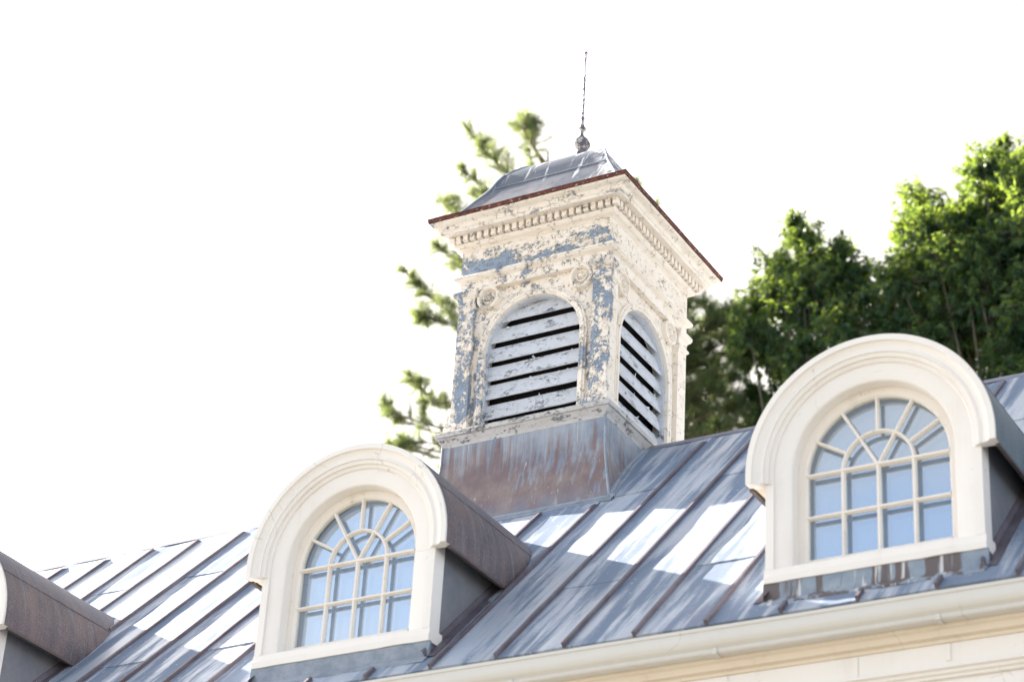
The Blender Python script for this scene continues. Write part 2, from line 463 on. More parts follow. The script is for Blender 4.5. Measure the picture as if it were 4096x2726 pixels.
def mat_glass(name, clear, k, tint):
    t = NT(name)
    out = t.n['Material Output']
    gl = t.new('ShaderNodeBsdfGlossy'); gl.inputs['Roughness'].default_value = 0.012
    gl.inputs['Color'].default_value = (*tint, 1)
    if clear: df = t.new('ShaderNodeBsdfTransparent'); df.inputs['Color'].default_value = (0.93, 0.97, 1.0, 1)
    else: df = t.new('ShaderNodeBsdfDiffuse'); df.inputs['Color'].default_value = (0.02, 0.045, 0.08, 1)
    ge = t.new('ShaderNodeNewGeometry'); dt = t.new('ShaderNodeVectorMath', operation='DOT_PRODUCT')
    t.link(ge.outputs['Normal'], dt.inputs[0]); t.link(ge.outputs['Incoming'], dt.inputs[1])
    f0 = t.math('POWER', t.math('SUBTRACT', 1.0, t.math('ABSOLUTE', dt.outputs['Value']), clamp=True), 5.0)
    f = t.math('MULTIPLY', t.math('MULTIPLY_ADD', f0, 0.96, 0.04), k, clamp=True)
    mx = t.new('ShaderNodeMixShader'); t.link(f, mx.inputs[0]); t.link(df.outputs[0], mx.inputs[1]); t.link(gl.outputs[0], mx.inputs[2])
    b = t.new('ShaderNodeBump'); b.inputs['Distance'].default_value = 0.004; b.inputs['Strength'].default_value = 0.035
    t.link(t.noise(t.pos(), 5, 2, 0.5), b.inputs['Height']); t.link(b.outputs[0], gl.inputs['Normal'])
    t.link(mx.outputs[0], out.inputs[0])
    return t.m

def mat_leaf(name, a, b, trans, tf=0.45):
    t = NT(name); out = t.n['Material Output']
    at = t.new('ShaderNodeAttribute'); at.attribute_name = 'tone'
    c = t.mix(at.outputs['Fac'], a, b)
    t.set(c, 0.42)
    tr = t.new('ShaderNodeBsdfTranslucent'); 
    tc = t.mix(at.outputs['Fac'], trans, (trans[0]*1.25, trans[1]*1.1, trans[2]))
    t.link(tc, tr.inputs['Color'])
    mx = t.new('ShaderNodeMixShader'); mx.inputs[0].default_value = tf
    t.link(t.p.outputs[0], mx.inputs[1]); t.link(tr.outputs[0], mx.inputs[2]); t.link(mx.outputs[0], out.inputs[0])
    return t.m

def mat_bark(name, col):
    t = NT(name); n = t.noise(t.pos((6, 6, 1)), 3, 6, 0.65)
    t.bump(n, 0.03, 0.8)
    return t.set(t.mix(t.range(n, 0.35, 0.65), tuple(x*0.5 for x in col), col), 0.9)

def mat_ground():
    t = NT('pale_gravel_and_dry_grass')
    n = t.noise(t.pos(), 0.15, 6, 0.6); f = t.noise(t.pos(), 8, 6, 0.7)
    c = t.mix(t.range(n, 0.4, 0.6), (0.145, 0.130, 0.110), (0.10, 0.096, 0.075))
    c = t.mix(t.range(f, 0.35, 0.7, 0, 0.5), c, (0.10, 0.095, 0.075))
    t.bump(f, 0.02, 0.6)
    return t.set(c, 0.9)

CREAM = (0.805, 0.78, 0.75)
M_white = mat_paint('cream_gloss_paint', CREAM, 0.10, (0.55, 0.46, 0.36), 0.0)
M_sash = mat_paint('chipped_sash_paint', (0.80, 0.755, 0.70), 0.2, (0.55, 0.46, 0.36), 0.05)
M_gutter = mat_paint('gutter_paint', (0.62, 0.61, 0.58), 0.08, (0.5, 0.45, 0.38), 0.0, 0.35)
M_wall = mat_paint('wall_paint', (0.80, 0.77, 0.735), 0.08)
M_soffit = mat_paint('warm_bounce_eave_paint', (0.74, 0.66, 0.55), 0.2, (0.5, 0.4, 0.3))  # tan base carries the warm bounce on the undersides in its colour
M_frieze = mat_peel('peeling_frieze_paint', 0.50, zgrad=(1.44, 1.64, -0.10, 0.10), side=0.17, stretch=1.6)
M_post = mat_peel('peeling_pilaster_paint', 0.51, side=0.34, zgrad=(0.15, 0.75, 0.035, -0.02), scale=1.5, stretch=0.55)
M_body = mat_peel('peeling_body_paint', 0.45, side=0.13, scale=1.4)
M_corn = mat_peel('crazed_cornice_paint', 0.455, side=0.17, zgrad=(1.72, 1.84, 0.09, 0.0), scale=2.4, stretch=2.0, crack=0.75)
M_louv = mat_peel('flaking_louvre_paint', 0.42, base=(0.58, 0.615, 0.675), under=(0.24, 0.275, 0.35), side=0.02, scale=1.3, stretch=2.2, crack=0.5, dark=0.55)
M_table = mat_peel('worn_ledge_paint', 0.45, base=(0.52, 0.51, 0.505), under=(0.20, 0.20, 0.215), side=0.0, scale=1.8, stretch=3.5, crack=0.35, dark=0.9)
M_fin = mat_peel('flaking_finial_paint', 0.53, base=(0.58, 0.56, 0.57), under=(0.12, 0.115, 0.14), side=0.0, scale=3.0, crack=0.8, dark=0.8)
M_rod = mat_peel('flaking_rod_paint', 0.52, base=(0.60, 0.60, 0.72), under=(0.10, 0.07, 0.17), side=0.0, scale=1.6, crack=0.3)
M_roof, M_batten, M_barrel, M_skirt, M_dome = mat_roof(), mat_batten(), mat_barrel(), mat_skirt(), mat_dome()
M_barrel2 = mat_barrel('blue_green_patina', (0.10, 0.135, 0.16), (0.06, 0.085, 0.11), (0.14, 0.20, 0.26), (0.20, 0.29, 0.31), 0.7)
M_cheek = mat_metal('dull_zinc_cheek', (0.155, 0.170, 0.200), (0.215, 0.222, 0.245), 0.55, 3)
M_flash = mat_metal('lead_flashing', (0.17, 0.21, 0.27), (0.30, 0.34, 0.40), 0.5, 7)
M_flash2 = mat_flash_stained()
M_cap = mat_metal('weathered_ridge_metal', (0.14, 0.14, 0.19), (0.24, 0.25, 0.31), 0.5, 4)
M_rust = mat_rust()
M_dark = mat_metal('interior_shade_black', (0.012, 0.010, 0.012), (0.02, 0.018, 0.02), 0.9)  # stands for the shade behind the louvres
M_eave = mat_metal('bare_brown_eave_metal', (0.07, 0.055, 0.055), (0.11, 0.09, 0.085), 0.6)
M_glass = mat_glass('old_window_glass', True, 4.2, (0.90, 0.96, 1.0))
M_glass_in = mat_glass('inner_storm_glass', False, 14.0, (0.93, 0.97, 1.0))
M_ground = mat_ground()

# ------------------------------------------------------------------ ground
g = MB()
N = 24
for i in range(N+1):
    for j in range(N+1):
        g.v.append(((i/N-0.5)*2400, (j/N-0.5)*2400, 0))
for i in range(N):
    for j in range(N):
        a = i*(N+1)+j; g.f.append((a, a+N+1, a+N+2, a+1)); g.a.append(0.0)
gr = put('ground', g, M_ground); gr['kind'] = 'structure'
gr['label'] = 'pale gravel and dry grass ground'

# ------------------------------------------------------------------ building
TP = math.tan(PITCH)
CP, SP = math.cos(PITCH), math.sin(PITCH)
X0, X1 = -9.0, 10.5
YE = 2.856
B = empty('house')
B['label'] = 'old cream house with weathered metal roof, round-headed dormers and a louvered cupola'
B['category'] = 'house'
LZ = (0, 0, ZR)

def on_roof(x, s, h=0.0):
    """point s metres down the front slope from the ridge, h above the sheet"""
    return (x, -s*CP - h*SP, -s*SP + h*CP)

def seam_x(k): return 0.3152 + (0.4454 if k >= 0 else 0.452)*k

# roof sheets: one pan between two battens, two sheets lapping in each pan
S_END = YE/CP
roof = MB()
rr = random.Random(3)
def sheet(xa, xb, s0, s1, lift, seed, nx=12):
    ns = max(4, int((s1-s0)/0.035)); vs = []; fs = []
    for j in range(ns+1):
        s = s0 + (s1-s0)*j/ns
        for i in range(nx+1):
            u = i/nx; x = xa + (xb-xa)*u
            e = min(1.0, 4*u*(1-u)*1.4)
            h = lift + e*(0.0065*noise.noise(Vector((x*2.6, s*1.9, seed))) + 0.0022*noise.noise(Vector((x*9, s*6, seed+5)))) + 0.004*(1-e)
            vs.append(on_roof(x, s, h))
    w = nx+1
    for j in range(ns):
        for i in range(nx):
            fs.append((j*w+i, j*w+w+i, j*w+w+i+1, j*w+i+1))
    k = len(vs)                                   # folded lower lip
    vs += [on_roof(xa + (xb-xa)*i/nx, s1, lift-0.012) for i in range(nx+1)]
    for i in range(nx): fs.append((ns*w+i, k+i, k+i+1, ns*w+i+1))
    roof.add(vs, fs, rr.uniform(0.15, 0.85))
KS = list(range(-20, 23))
for k in KS:
    xa, xb = seam_x(k), seam_x(k+1)
    if xb < X0 or xa > X1: continue
    lap = (0.78 if k % 2 else 2.10)/CP
    sheet(xa, xb, 0.0, lap+0.015, 0.010, k*1.7)
    sheet(xa, xb, lap-0.02, S_END, 0.004, k*1.7+40)
# rear slope and gable-end closing boards
xa, xb = seam_x(KS[0]), seam_x(KS[-1]+1)
RX0 = max(seam_x(k) for k in KS if seam_x(k) <= X0) if seam_x(KS[0]) <= X0 else seam_x(KS[0])
RX1 = seam_x(KS[-1]+1)
RX0 = min(seam_x(k) for k in KS if seam_x(k+1) >= X0)
roof.add([(RX0, 0, 0), (RX1, 0, 0), (RX1, YE, -YE*TP), (RX0, YE, -YE*TP)], [(0, 1, 2, 3)], 0.5)
ROOF = put('roof', roof, M_roof, B, LZ, smooth=40, norm=False)

DX = [-3.4852, -0.0101, 3.4650]
for k in KS:
    x = seam_x(k)
    if x < X0 or x > X1 - 0.2: continue
    s0 = 0.085/CP
    if abs(x) < 0.80: s0 = 0.875/CP
    prof = [(-0.011, 0), (-0.0105, 0.026), (-0.012, 0.028), (-0.010, 0.0345), (0.010, 0.0345), (0.012, 0.028), (0.0105, 0.026), (0.011, 0)]
    segs = [(s0, S_END+0.002)]
    for d in DX:
        dx = abs(x-d)
        if dx < 0.68: segs = [(s0, (1.8657 - math.sqrt(0.7395**2-dx*dx))/SP + 0.02), (2.775/CP, S_END+0.002)]
    for sa, sb in segs:
      if sb <= sa: continue
      mb = MB(); ns = 40; vs = []; fs = []
      for j in range(ns+1):
        s = sa + (sb-sa)*j/ns
        wx = 0.004*noise.noise(Vector((x*5, s*1.4, 3))) ; wh = 0.003*noise.noise(Vector((x*5, s*2.5, 8)))
        sc = 0.2 if j == 0 else 1.0
        for a, h in prof: vs.append(on_roof(x+a*(1 if j else 0.9)+wx, s, (h+wh)*sc))
      m = len(prof)
      for j in range(ns):
        for i in range(m-1): fs.append((j*m+i, j*m+i+1, (j+1)*m+i+1, (j+1)*m+i))
      fs.append(tuple(range(m))); fs.append(tuple(reversed([ns*m+i for i in range(m)])))
      mb.add(vs, fs)
      put('batten', mb, M_batten, ROOF, smooth=30)
mb = MB()
mb.prism_x([(-0.060, -0.040), (-0.058, -0.036), (-0.016, 0.012), (0, 0.018), (0.016, 0.012), (0.058, -0.036), (0.060, -0.040), (0, -0.02)], RX0, -0.70, nx=30)
mb.prism_x([(-0.060, -0.040), (-0.058, -0.036), (-0.016, 0.012), (0, 0.018), (0.016, 0.012), (0.058, -0.036), (0.060, -0.040), (0, -0.02)], 0.70, RX1, nx=40)
mb.v = [(x, y, z + 0.006*noise.noise(Vector((x*1.3, 0, 2)))) for x, y, z in mb.v]
put('ridge_cap', mb, M_cap, ROOF, smooth=30)

# walls under the eaves
YG, ZG = -2.8684, -2.8154
YW = YG + 0.225
mb = MB()
mb.box(RX0+0.1, RX1-0.1, YW, 2.64, -ZR-0.2, ZG-0.10)
for x in (RX0+0.1, RX1-0.22):                       # gable ends
    mb.add([(x, YW, ZG-0.10), (x+0.12, YW, ZG-0.10), (x+0.12, 2.64, ZG-0.10), (x, 2.64, ZG-0.10), (x, 0, -0.08), (x+0.12, 0, -0.08)],
           [(0, 4, 3), (1, 2, 5), (0, 1, 5, 4), (2, 3, 4, 5)])
WALL = put('wall', mb, M_wall, B, LZ)
# eaves: bed mould, frieze board and lower mouldings
mb = MB()
def yz(*pts): return [(YG+a, ZG+b) for a, b in pts]
mb.prism_x(yz((0.20, -0.03), (0.095, -0.03), (0.095, -0.165), (0.115, -0.172), (0.13, -0.19), (0.135, -0.20), (0.165, -0.205), (0.168, -0.222), (0.18, -0.226), (0.20, -0.226)), RX0+0.05, RX1-0.05)
put('bed_moulding', mb, M_soffit, B, LZ, smooth=20)
mb = MB()
mb.prism_x(yz((0.222, -0.2265), (0.178, -0.2265), (0.178, -0.348), (0.222, -0.348)), RX0+0.05, 3.363)
mb.prism_x(yz((0.222, -0.2265), (0.178, -0.2265), (0.178, -0.348), (0.222, -0.348)), 3.366, RX1-0.05)
FB = put('frieze_board', mb, M_wall, B, LZ)
for x in (-3.55, -2.28, -1.0, 0.28, 1.30, 2.585, 3.87, 5.15, 6.4, 7.7, 9.0):
    mb = MB(); mb.box(x-0.013, x+0.013, YG+0.170, YG+0.179, ZG-0.325, ZG-0.228)
    put('cover_strip', mb, M_wall, FB, bevel=0.002)
mb = MB()
mb.prism_x(yz((0.222, -0.3485), (0.17, -0.3485), (0.168, -0.362), (0.185, -0.368), (0.188, -0.384), (0.203, -0.390), (0.206, -0.404), (0.222, -0.408)), RX0+0.05, RX1-0.05)
put('wall_moulding', mb, M_wall, B, LZ, smooth=20)
# gutter
mb = MB()
outer = [(0.012, 0.0), (0.004, 0.003), (-0.003, 0.001), (-0.005, -0.006), (-0.004, -0.018), (0.003, -0.023), (0.004, -0.03), (0.001, -0.05), (0.003, -0.075), (0.010, -0.096), (0.020, -0.108), (0.031, -0.114), (0.034, -0.120), (0.029, -0.126), (0.028, -0.134), (0.033, -0.143), (0.043, -0.147), (0.094, -0.147)]
inner = [(0.094, -0.139), (0.045, -0.139), (0.038, -0.112), (0.022, -0.10), (0.012, -0.07), (0.012, -0.01)]
mb.prism_x(yz(*outer, *inner), RX0-0.02, RX1+0.02, nx=40)
mb.v = [(x, y, z + 0.004*noise.noise(Vector((x*0.8, 0, 5)))) for x, y, z in mb.v]
GUT = put('gutter', mb, M_gutter, B, LZ, smooth=35)
for x in (-2.42, -1.14, 0.14, 1.30, 2.585, 3.87, 5.15, 6.4, 7.7, 9.0):
    mb = MB()
    mb.prism_x(yz((0.024, -0.118), (0.020, -0.132), (0.024, -0.150), (0.044, -0.156), (0.095, -0.156), (0.095, -0.1465), (0.044, -0.1465), (0.034, -0.143)), x-0.014, x+0.014)
    put('gutter_strap', mb, M_gutter, GUT, smooth=40)

# ------------------------------------------------------------------ dormers (local: x centre, y = front plane, z = ridge level)
YD = -2.7595
ZS, RO, ZT = -1.8657, 0.7395, -1.9262
def ldz(z): return z
def dormer_meshes():
    P = {}
    fy = 0.070                                    # casing plane behind the front of the arch moulding
    mb = MB()                                     # casing: wide flat boards round the window
    mb.arch_sweep([(0.640, fy), (0.640, fy+0.10), (0.480, fy+0.10), (0.480, fy+0.012), (0.486, fy+0.003), (0.492, fy)], 0, ZS, -2.452, n=48)
    # raised outer stile edge
    for s in (-1, 1):
        a, b = sorted((s*0.590, s*0.640))
        mb.box(a, b, fy-0.014, fy-0.0005, -2.452, ZT-0.001)
    P['casing'] = mb
    mb = MB()                                     # arch moulding
    prof = [(0.7395, -0.003), (0.7395, 0.062), (0.7180, 0.062), (0.7160, 0.085), (0.642, fy+0.010), (0.592, fy+0.002), (0.592, fy-0.010), (0.600, fy-0.016), (0.614, fy-0.018), (0.616, fy-0.034),
            (0.631, fy-0.038), (0.638, fy-0.040), (0.640, fy-0.051), (0.648, 0.021), (0.660, 0.025), (0.676, 0.023), (0.692, 0.015), (0.701, 0.010), (0.7025, -0.001), (0.705, -0.003)]
    mb.arch_sweep(prof, 0, ZS, ZT, n=56, wob=0.0012)
    P['arch_moulding'] = mb
    mb = MB()                                     # sash with glazing bars
    sy = 0.150
    mb.arch_sweep([(0.4795, sy), (0.4795, sy+0.045), (0.422, sy+0.045), (0.422, sy+0.014), (0.430, sy+0.004), (0.434, sy)], 0, ZS, -2.452, n=44)
    mb.box(-0.4215, 0.4215, sy+0.002, sy+0.045, -2.452, -2.392)
    def bar(x0, z0, x1, z1, w=0.0125, f=0.004):
        d = Vector((x1-x0, 0, z1-z0)); L = d.length; d.normalize(); n = Vector((-d.z, 0, d.x)); p0 = Vector((x0, 0, z0))
        nseg = max(2, int(L/0.05)); vs = []; fs = []
        sec = [(-w, sy+0.034), (-w*0.9, sy+0.015), (-w*0.45, sy+f), (w*0.45, sy+f), (w*0.9, sy+0.015), (w, sy+0.034)]
        for j in range(nseg+1):
            q = p0 + d*(L*j/nseg); ww = 1 + 0.10*noise.noise(Vector((q.x*11, q.z*11, 4)))
            for o, y in sec: vs.append((q.x + n.x*o*ww, y, q.z + n.z*o*ww))
        m = 6
        for j in range(nseg):
            for i in range(m-1): fs.append((j*m+i, j*m+i+1, (j+1)*m+i+1, (j+1)*m+i))
        mb.add(vs, fs)
    RW = 0.4255
    bar(-RW, ZS+0.002, RW, ZS+0.002, 0.0135, 0.002); bar(-RW, -2.127, RW, -2.127, 0.012, 0.0035)
    for x in (-0.212, 0, 0.212): bar(x, -2.395, x, ZS, 0.0125, 0.005)
    for a in (30, 60, 90, 120, 150):
        c, s_ = math.cos(R(a)), math.sin(R(a)); r0 = 0.0 if a in (60, 120) else 0.212
        bar(r0*c, ZS + r0*s_, RW*c, ZS + RW*s_, 0.011, 0.006)
    mb.arch_sweep([(0.224, sy+0.034), (0.2225, sy+0.015), (0.2165, sy+0.003), (0.2075, sy+0.003), (0.2015, sy+0.015), (0.200, sy+0.034)], 0, ZS, None, n=28, closed=False)
    P['window_frame'] = mb
    mb = MB()                                     # glass
    vs = [(-0.44, sy+0.0300, -2.43), (0.44, sy+0.0300, -2.43)] + [(0.44*math.cos(math.pi*i/32), sy+0.0300, ZS+0.44*math.sin(math.pi*i/32)) for i in range(33)]
    mb.add(vs, [tuple(range(len(vs)))])
    P['window_glass'] = mb
    mb = MB()                                     # second sheet of glass close behind
    mb.add([(x, sy+0.070, z) for x, y, z in vs], [tuple(range(len(vs)))])
    P['inner_glass'] = mb
    mb = MB()                                     # sill
    mb.prism_x([(0.048, -2.537), (0.044, -2.499), (0.050, -2.497), (0.056, -2.4525), (0.20, -2.4525), (0.20, -2.537)], -0.646, 0.646, nx=14)
    mb.v = [(x, y, z + 0.004*noise.noise(Vector((x*6, 2, 5)))) for x, y, z in mb.v]
    P['sill'] = mb
    mb = MB()                                     # flashing apron below the sill
    mb.prism_x([(0.075, -2.5375), (0.056, -2.5375), (0.052, -2.632), (0.046, -2.640), (0.000, -2.684), (0.000, -2.694), (0.050, -2.652), (0.075, -2.652)], -0.652, 0.652, nx=20)
    mb.v = [(x, y, z + 0.003*noise.noise(Vector((x*7, z*9, 7)))) for x, y, z in mb.v]
    P['flashing'] = mb
    # barrel roof: half cylinder running back into the main slope
    mb = MB(); n = 40; vs = []; fs = []
    prof = [(ZT, RO, -1)]
    st = [(-RO-0.003, ZT)] + [(-(RO+0.003)*math.cos(math.pi*i/n), ZS+(RO+0.003)*math.sin(math.pi*i/n)) for i in range(n+1)] + [(RO+0.003, ZT)]
    ny = 14
    for x, z in st:
        yend = (z/TP) - YD + 0.05
        for j in range(ny+1):
            y = 0.016 + (yend-0.016)*j/ny
            k = 0.004*noise.noise(Vector((x*3, y*3, 9)))*min(1, j)
            rx, rz = x, z - ZS
            l = math.hypot(rx, rz) or 1
            vs.append((x + k*rx/l, y, z + k*rz/l))
    m = ny+1
    for i in range(len(st)-1):
        for j in range(ny): fs.append((i*m+j, i*m+j+1, (i+1)*m+j+1, (i+1)*m+j))
    mb.add(vs, fs)
    for sgn in (-1, 1):                           # raised lap seam along the barrel
        a = R(29) if sgn > 0 else R(151)
        pts = []
        for rr_ in (0.7425, 0.7475, 0.7475, 0.7425):
            pts.append(rr_)
        c, s_ = math.cos(a), math.sin(a); z = ZS+0.742*s_; ye = z/TP - YD + 0.03
        w = 0.004
        q = []
        for y in (0.018, ye):
            for (rad, tt) in ((0.740, -w), (0.7455, -w*0.7), (0.7455, w*0.7), (0.740, w)):
                aa = a + tt/0.74
                q.append((rad*math.cos(aa), y, ZS + rad*math.sin(aa)))
        mb.add(q, [(0, 1, 5, 4), (1, 2, 6, 5), (2, 3, 7, 6), (0, 3, 2, 1)])
    P['barrel_roof'] = mb
    P['eave'] = []
    for s in (-1, 1):                             # hollow overhang of the barrel with a folded lip
        mb = MB(); yend = (ZT/TP) - YD + 0.02
        prof = [(0.7405, ZT+0.004), (0.7425, ZT-0.016), (0.722, ZT-0.018), (0.720, ZT-0.006), (0.728, ZT-0.002), (0.727, ZT+0.05), (0.736, ZT+0.05)]
        vs = [(s*x, y, z) for y in (0.0625, yend+0.03) for x, z in prof]; n_ = len(prof)
        mb.add(vs, [(i, (i+1) % n_, n_+(i+1) % n_, n_+i) for i in range(n_)] + [tuple(range(n_)), tuple(reversed(range(n_, 2*n_)))])
        P['eave'].append(mb)
    mb = MB(); yend = (ZT/TP) - YD + 0.02       # pale board added on the left only, imitating warm bounce light there
    mb.box(-0.7150, -0.6425, 0.0900, yend, ZT+0.004, ZT+0.022)
    P['bounce_soffit'] = mb
    P['cheek'] = []
    for s in (-1, 1):
        mb = MB(); yb = lambda z: z/TP - YD
        for t in (0,):
            xo, xi = s*0.624, s*0.60
            za, zb_ = ZT+0.34, -2.64
            pr = [(fy+0.09, za), (yb(za)+0.06, za), (yb(zb_)+0.06, zb_), (fy+0.0, zb_), (fy+0.09, zb_+0.1)]
            vs = [(xo, y, z) for y, z in pr] + [(xi, y, z) for y, z in pr]
            mb.add(vs, [(0, 1, 2, 3, 4), (9, 8, 7, 6, 5), (0, 5, 6, 1), (1, 6, 7, 2), (2, 7, 8, 3), (3, 8, 9, 4), (4, 9, 5, 0)])
        P['cheek'].append(mb)
    P['valley'] = []
    for s in (-1, 1):                             # soaker strip where cheek and barrel meet the slope
        mb = MB(); s0, s1 = abs(ZT+0.25)/SP, 2.66/SP
        vs = []; n2 = 14
        for j in range(n2+1):
            q = s0 + (s1-s0)*j/n2
            for x, h in ((0.618, 0.05), (0.632, 0.045), (0.640, 0.014), (0.700, 0.011), (0.702, 0.005)):
                X, Y, Z = on_roof(s*x, q, h + 0.001*math.sin(j*2.3)); vs.append((X, Y-YD, Z))
        fs = [(j*5+i, j*5+i+1, j*5+i+6, j*5+i+5) for j in range(n2) for i in range(4)]
        mb.add(vs, fs); P['valley'].append(mb)
    return P

DP = dormer_meshes()
D0 = put('dormer', DP['casing'], M_white, B, (DX[1], YD, ZR), smooth=35)
put('arch_moulding', DP['arch_moulding'], M_white, D0, smooth=25)
put('window_frame', DP['window_frame'], M_sash, D0, smooth=35, norm=False)
put('window_glass', DP['window_glass'], M_glass, D0, smooth=0)
put('inner_glass', DP['inner_glass'], M_glass_in, D0, smooth=0)
put('sill', DP['sill'], M_white, D0, smooth=30)
FL0 = put('flashing', DP['flashing'], M_flash, D0, smooth=30)
put('barrel_roof', DP['barrel_roof'], M_barrel, D0, smooth=40)
for mb in DP['eave']: put('eave', mb, M_eave, D0)
put('bounce_soffit', DP['bounce_soffit'], M_soffit, D0)
for mb in DP['cheek']: put('cheek', mb, M_cheek, D0)
for mb in DP['valley']: put('valley_flashing', mb, M_batten, D0, norm=False)
def copy_part(src, x):
    c = src.copy(); COL.objects.link(c); c.location.x = x; c.parent = src.parent
    for ch in list(src.children):
        d = ch.copy(); COL.objects.link(d); d.parent = c
    return c
D_left = copy_part(D0, DX[0])
D_right = copy_part(D0, DX[2])
for ch in D_right.children:
    if ch.name.startswith('barrel_roof'):
        ch.data = ch.data.copy(); ch.data.materials.clear(); ch.data.materials.append(M_barrel2); ch['label'] = 'blue green streaked barrel roof'
    if ch.name.startswith('flashing'):
        ch.data = ch.data.copy(); ch.data.materials.clear(); ch.data.materials.append(M_flash2)
D0['label'] = 'middle dormer with cloud reflections in its glass, in front of the cupola'
D_left['label'] = 'dormer cut off by the left edge, only its dark barrel roof showing'
D_right['label'] = 'dormer on the right with plain blue glass and stained patchy flashing'

# ------------------------------------------------------------------ cupola (local: centre on the ridge)
mb = MB()
NA = 32
def wall_panel():
    """one face at y=-0.605 with an arched opening; x -0.62..0.62, z 0.06..1.32"""
    m = MB(); r, zc, y0, y1 = 0.409, 0.740, -0.605, -0.50
    top, bot, hw = 1.34, 0.055, 0.62
    vs = [(-r, y0, bot)] + [(-r*math.cos(math.pi*i/NA), y0, zc + r*math.sin(math.pi*i/NA)) for i in range(NA+1)] + [(r, y0, bot)]
    out = [(-hw, y0, bot)]
    for i in range(NA+1):
        a = math.pi*i/NA; dx, dz = -math.cos(a), math.sin(a)
        k = min(hw/abs(dx) if abs(dx) > 1e-6 else 9e9, (top-zc)/dz if dz > 1e-6 else 9e9)
        out.append((dx*k, y0, zc + dz*k))
    out.append((hw, y0, bot))
    n = len(vs)
    m.add(vs + out, [(i, i+1, n+i+1, n+i) for i in range(n-1)])
    back = [(x, y1, z) for x, y, z in vs]
    m.add(vs + back, [(i, n+i, n+i+1, i+1) for i in range(n-1)])
    # corners of the rectangle missed by the fan
    for s in (-1, 1):
        ang = math.atan2(top-zc, hw)
        k0 = int((ang if s < 0 else math.pi-ang)/math.pi*NA)
        a, b = out[1+k0], out[2+k0]
        m.add([a, b, (s*hw, y0, top)], [(0, 1, 2)])
    return m
wp = wall_panel()
for k in range(4): mb.join(wp.rotated(k))
CUP = put('cupola', mb, M_body, B, LZ, smooth=35, norm=False)
CUP['label'] = 'weathered square cupola with peeling cream paint astride the ridge'
# near-black box, the shade inside the cupola put into its colour
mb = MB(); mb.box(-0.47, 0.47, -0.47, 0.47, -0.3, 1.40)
put('interior_shade', mb, M_dark, CUP)
# skirt
mb = MB(); n = 9; pr = []
for i in range(n+1):
    t = i/n; z = -0.792*t - 0.033*(1-t)
    d = max(0, (t-0.25)/0.75); h = 0.678 + 0.006*t + 0.122*d**1.35
    pr.append((h, z))
pr = pr + [(0.806, -0.83)]
vs = []; fs = []; SUB = 12; m = 4*SUB
mb.square_rings(pr, sub=SUB)
mb.v = [(x + 0.003*noise.noise(Vector((x*3, y*3, z*3))), y + 0.004*noise.noise(Vector((x*4, z*4, 7+y))), z) for x, y, z in mb.v]
SK = put('skirt', mb, M_skirt, CUP, smooth=35)
# corner rolls, vertical seams and foot flashing of the skirt
for sx, sy in ((-1, -1), (1, -1)):
    mb = MB()
    pts = [(sx*(h+0.001), sy*(h+0.001), z) for h, z in pr[:-1]]
    mb.limb(pts, [0.010]*len(pts), 6)
    for i in (2, 4, 6, 8):
        h, z = pr[i]; mb.limb([(sx*h, sy*h, z-0.003), (sx*h, sy*h, z+0.003)], [0.0135, 0.0135], 6)
    put('corner_roll', mb, M_flash, CUP, smooth=50)
mb = MB()
def foot(xa, xb, lay):
    vs = []
    for x in (xa, xb):
        for s_, h in lay: vs.append(on_roof(x, s_, h))
    k = len(lay); mb.add(vs, [(i, i+1, k+i+1, k+i) for i in range(k-1)])
sF = 0.80/CP
foot(-0.86, 0.84, [(sF-0.02, 0.028), (sF+0.012, 0.022), (sF+0.014, 0.016), (sF+0.062, 0.017), (sF+0.064, 0.006)])
for s in (-1, 1):                                  # side soaker following the slope
    vs = []
    for j in range(13):
        t = j/12; q = 0.02 + (sF-0.02)*t
        zz = -q*SP; hh = 0.678
        for a, b in zip(pr[:-1], pr[1:]):
            if b[1] <= zz <= a[1]: hh = a[0] + (b[0]-a[0])*(a[1]-zz)/(a[1]-b[1])
        for dx, h in ((-0.01, 0.034), (0.006, 0.030), (0.012, 0.016), (0.034, 0.016), (0.038, 0.006)): vs.append(on_roof(s*(hh+dx), q, h))
    mb.add(vs, [(j*5+i, j*5+i+1, j*5+i+6, j*5+i+5) for j in range(12) for i in range(4)])
put('foot_flashing', mb, M_flash, CUP, norm=False)
# ledge moulding
mb = MB(); mb.square_rings([(0.66, -0.06), (0.680, -0.050), (0.680, -0.034), (0.688, -0.020), (0.697, -0.010), (0.709, 0.016), (0.712, 0.020), (0.712, 0.024), (0.725, 0.026), (0.728, 0.060), (0.722, 0.066), (0.60, 0.085)], sub=10)
mb.v = [(x, y, z + 0.003*noise.noise(Vector((x*7, y*7, 7)))) for x, y, z in mb.v]
put('ledge', mb, M_table, CUP, smooth=30)
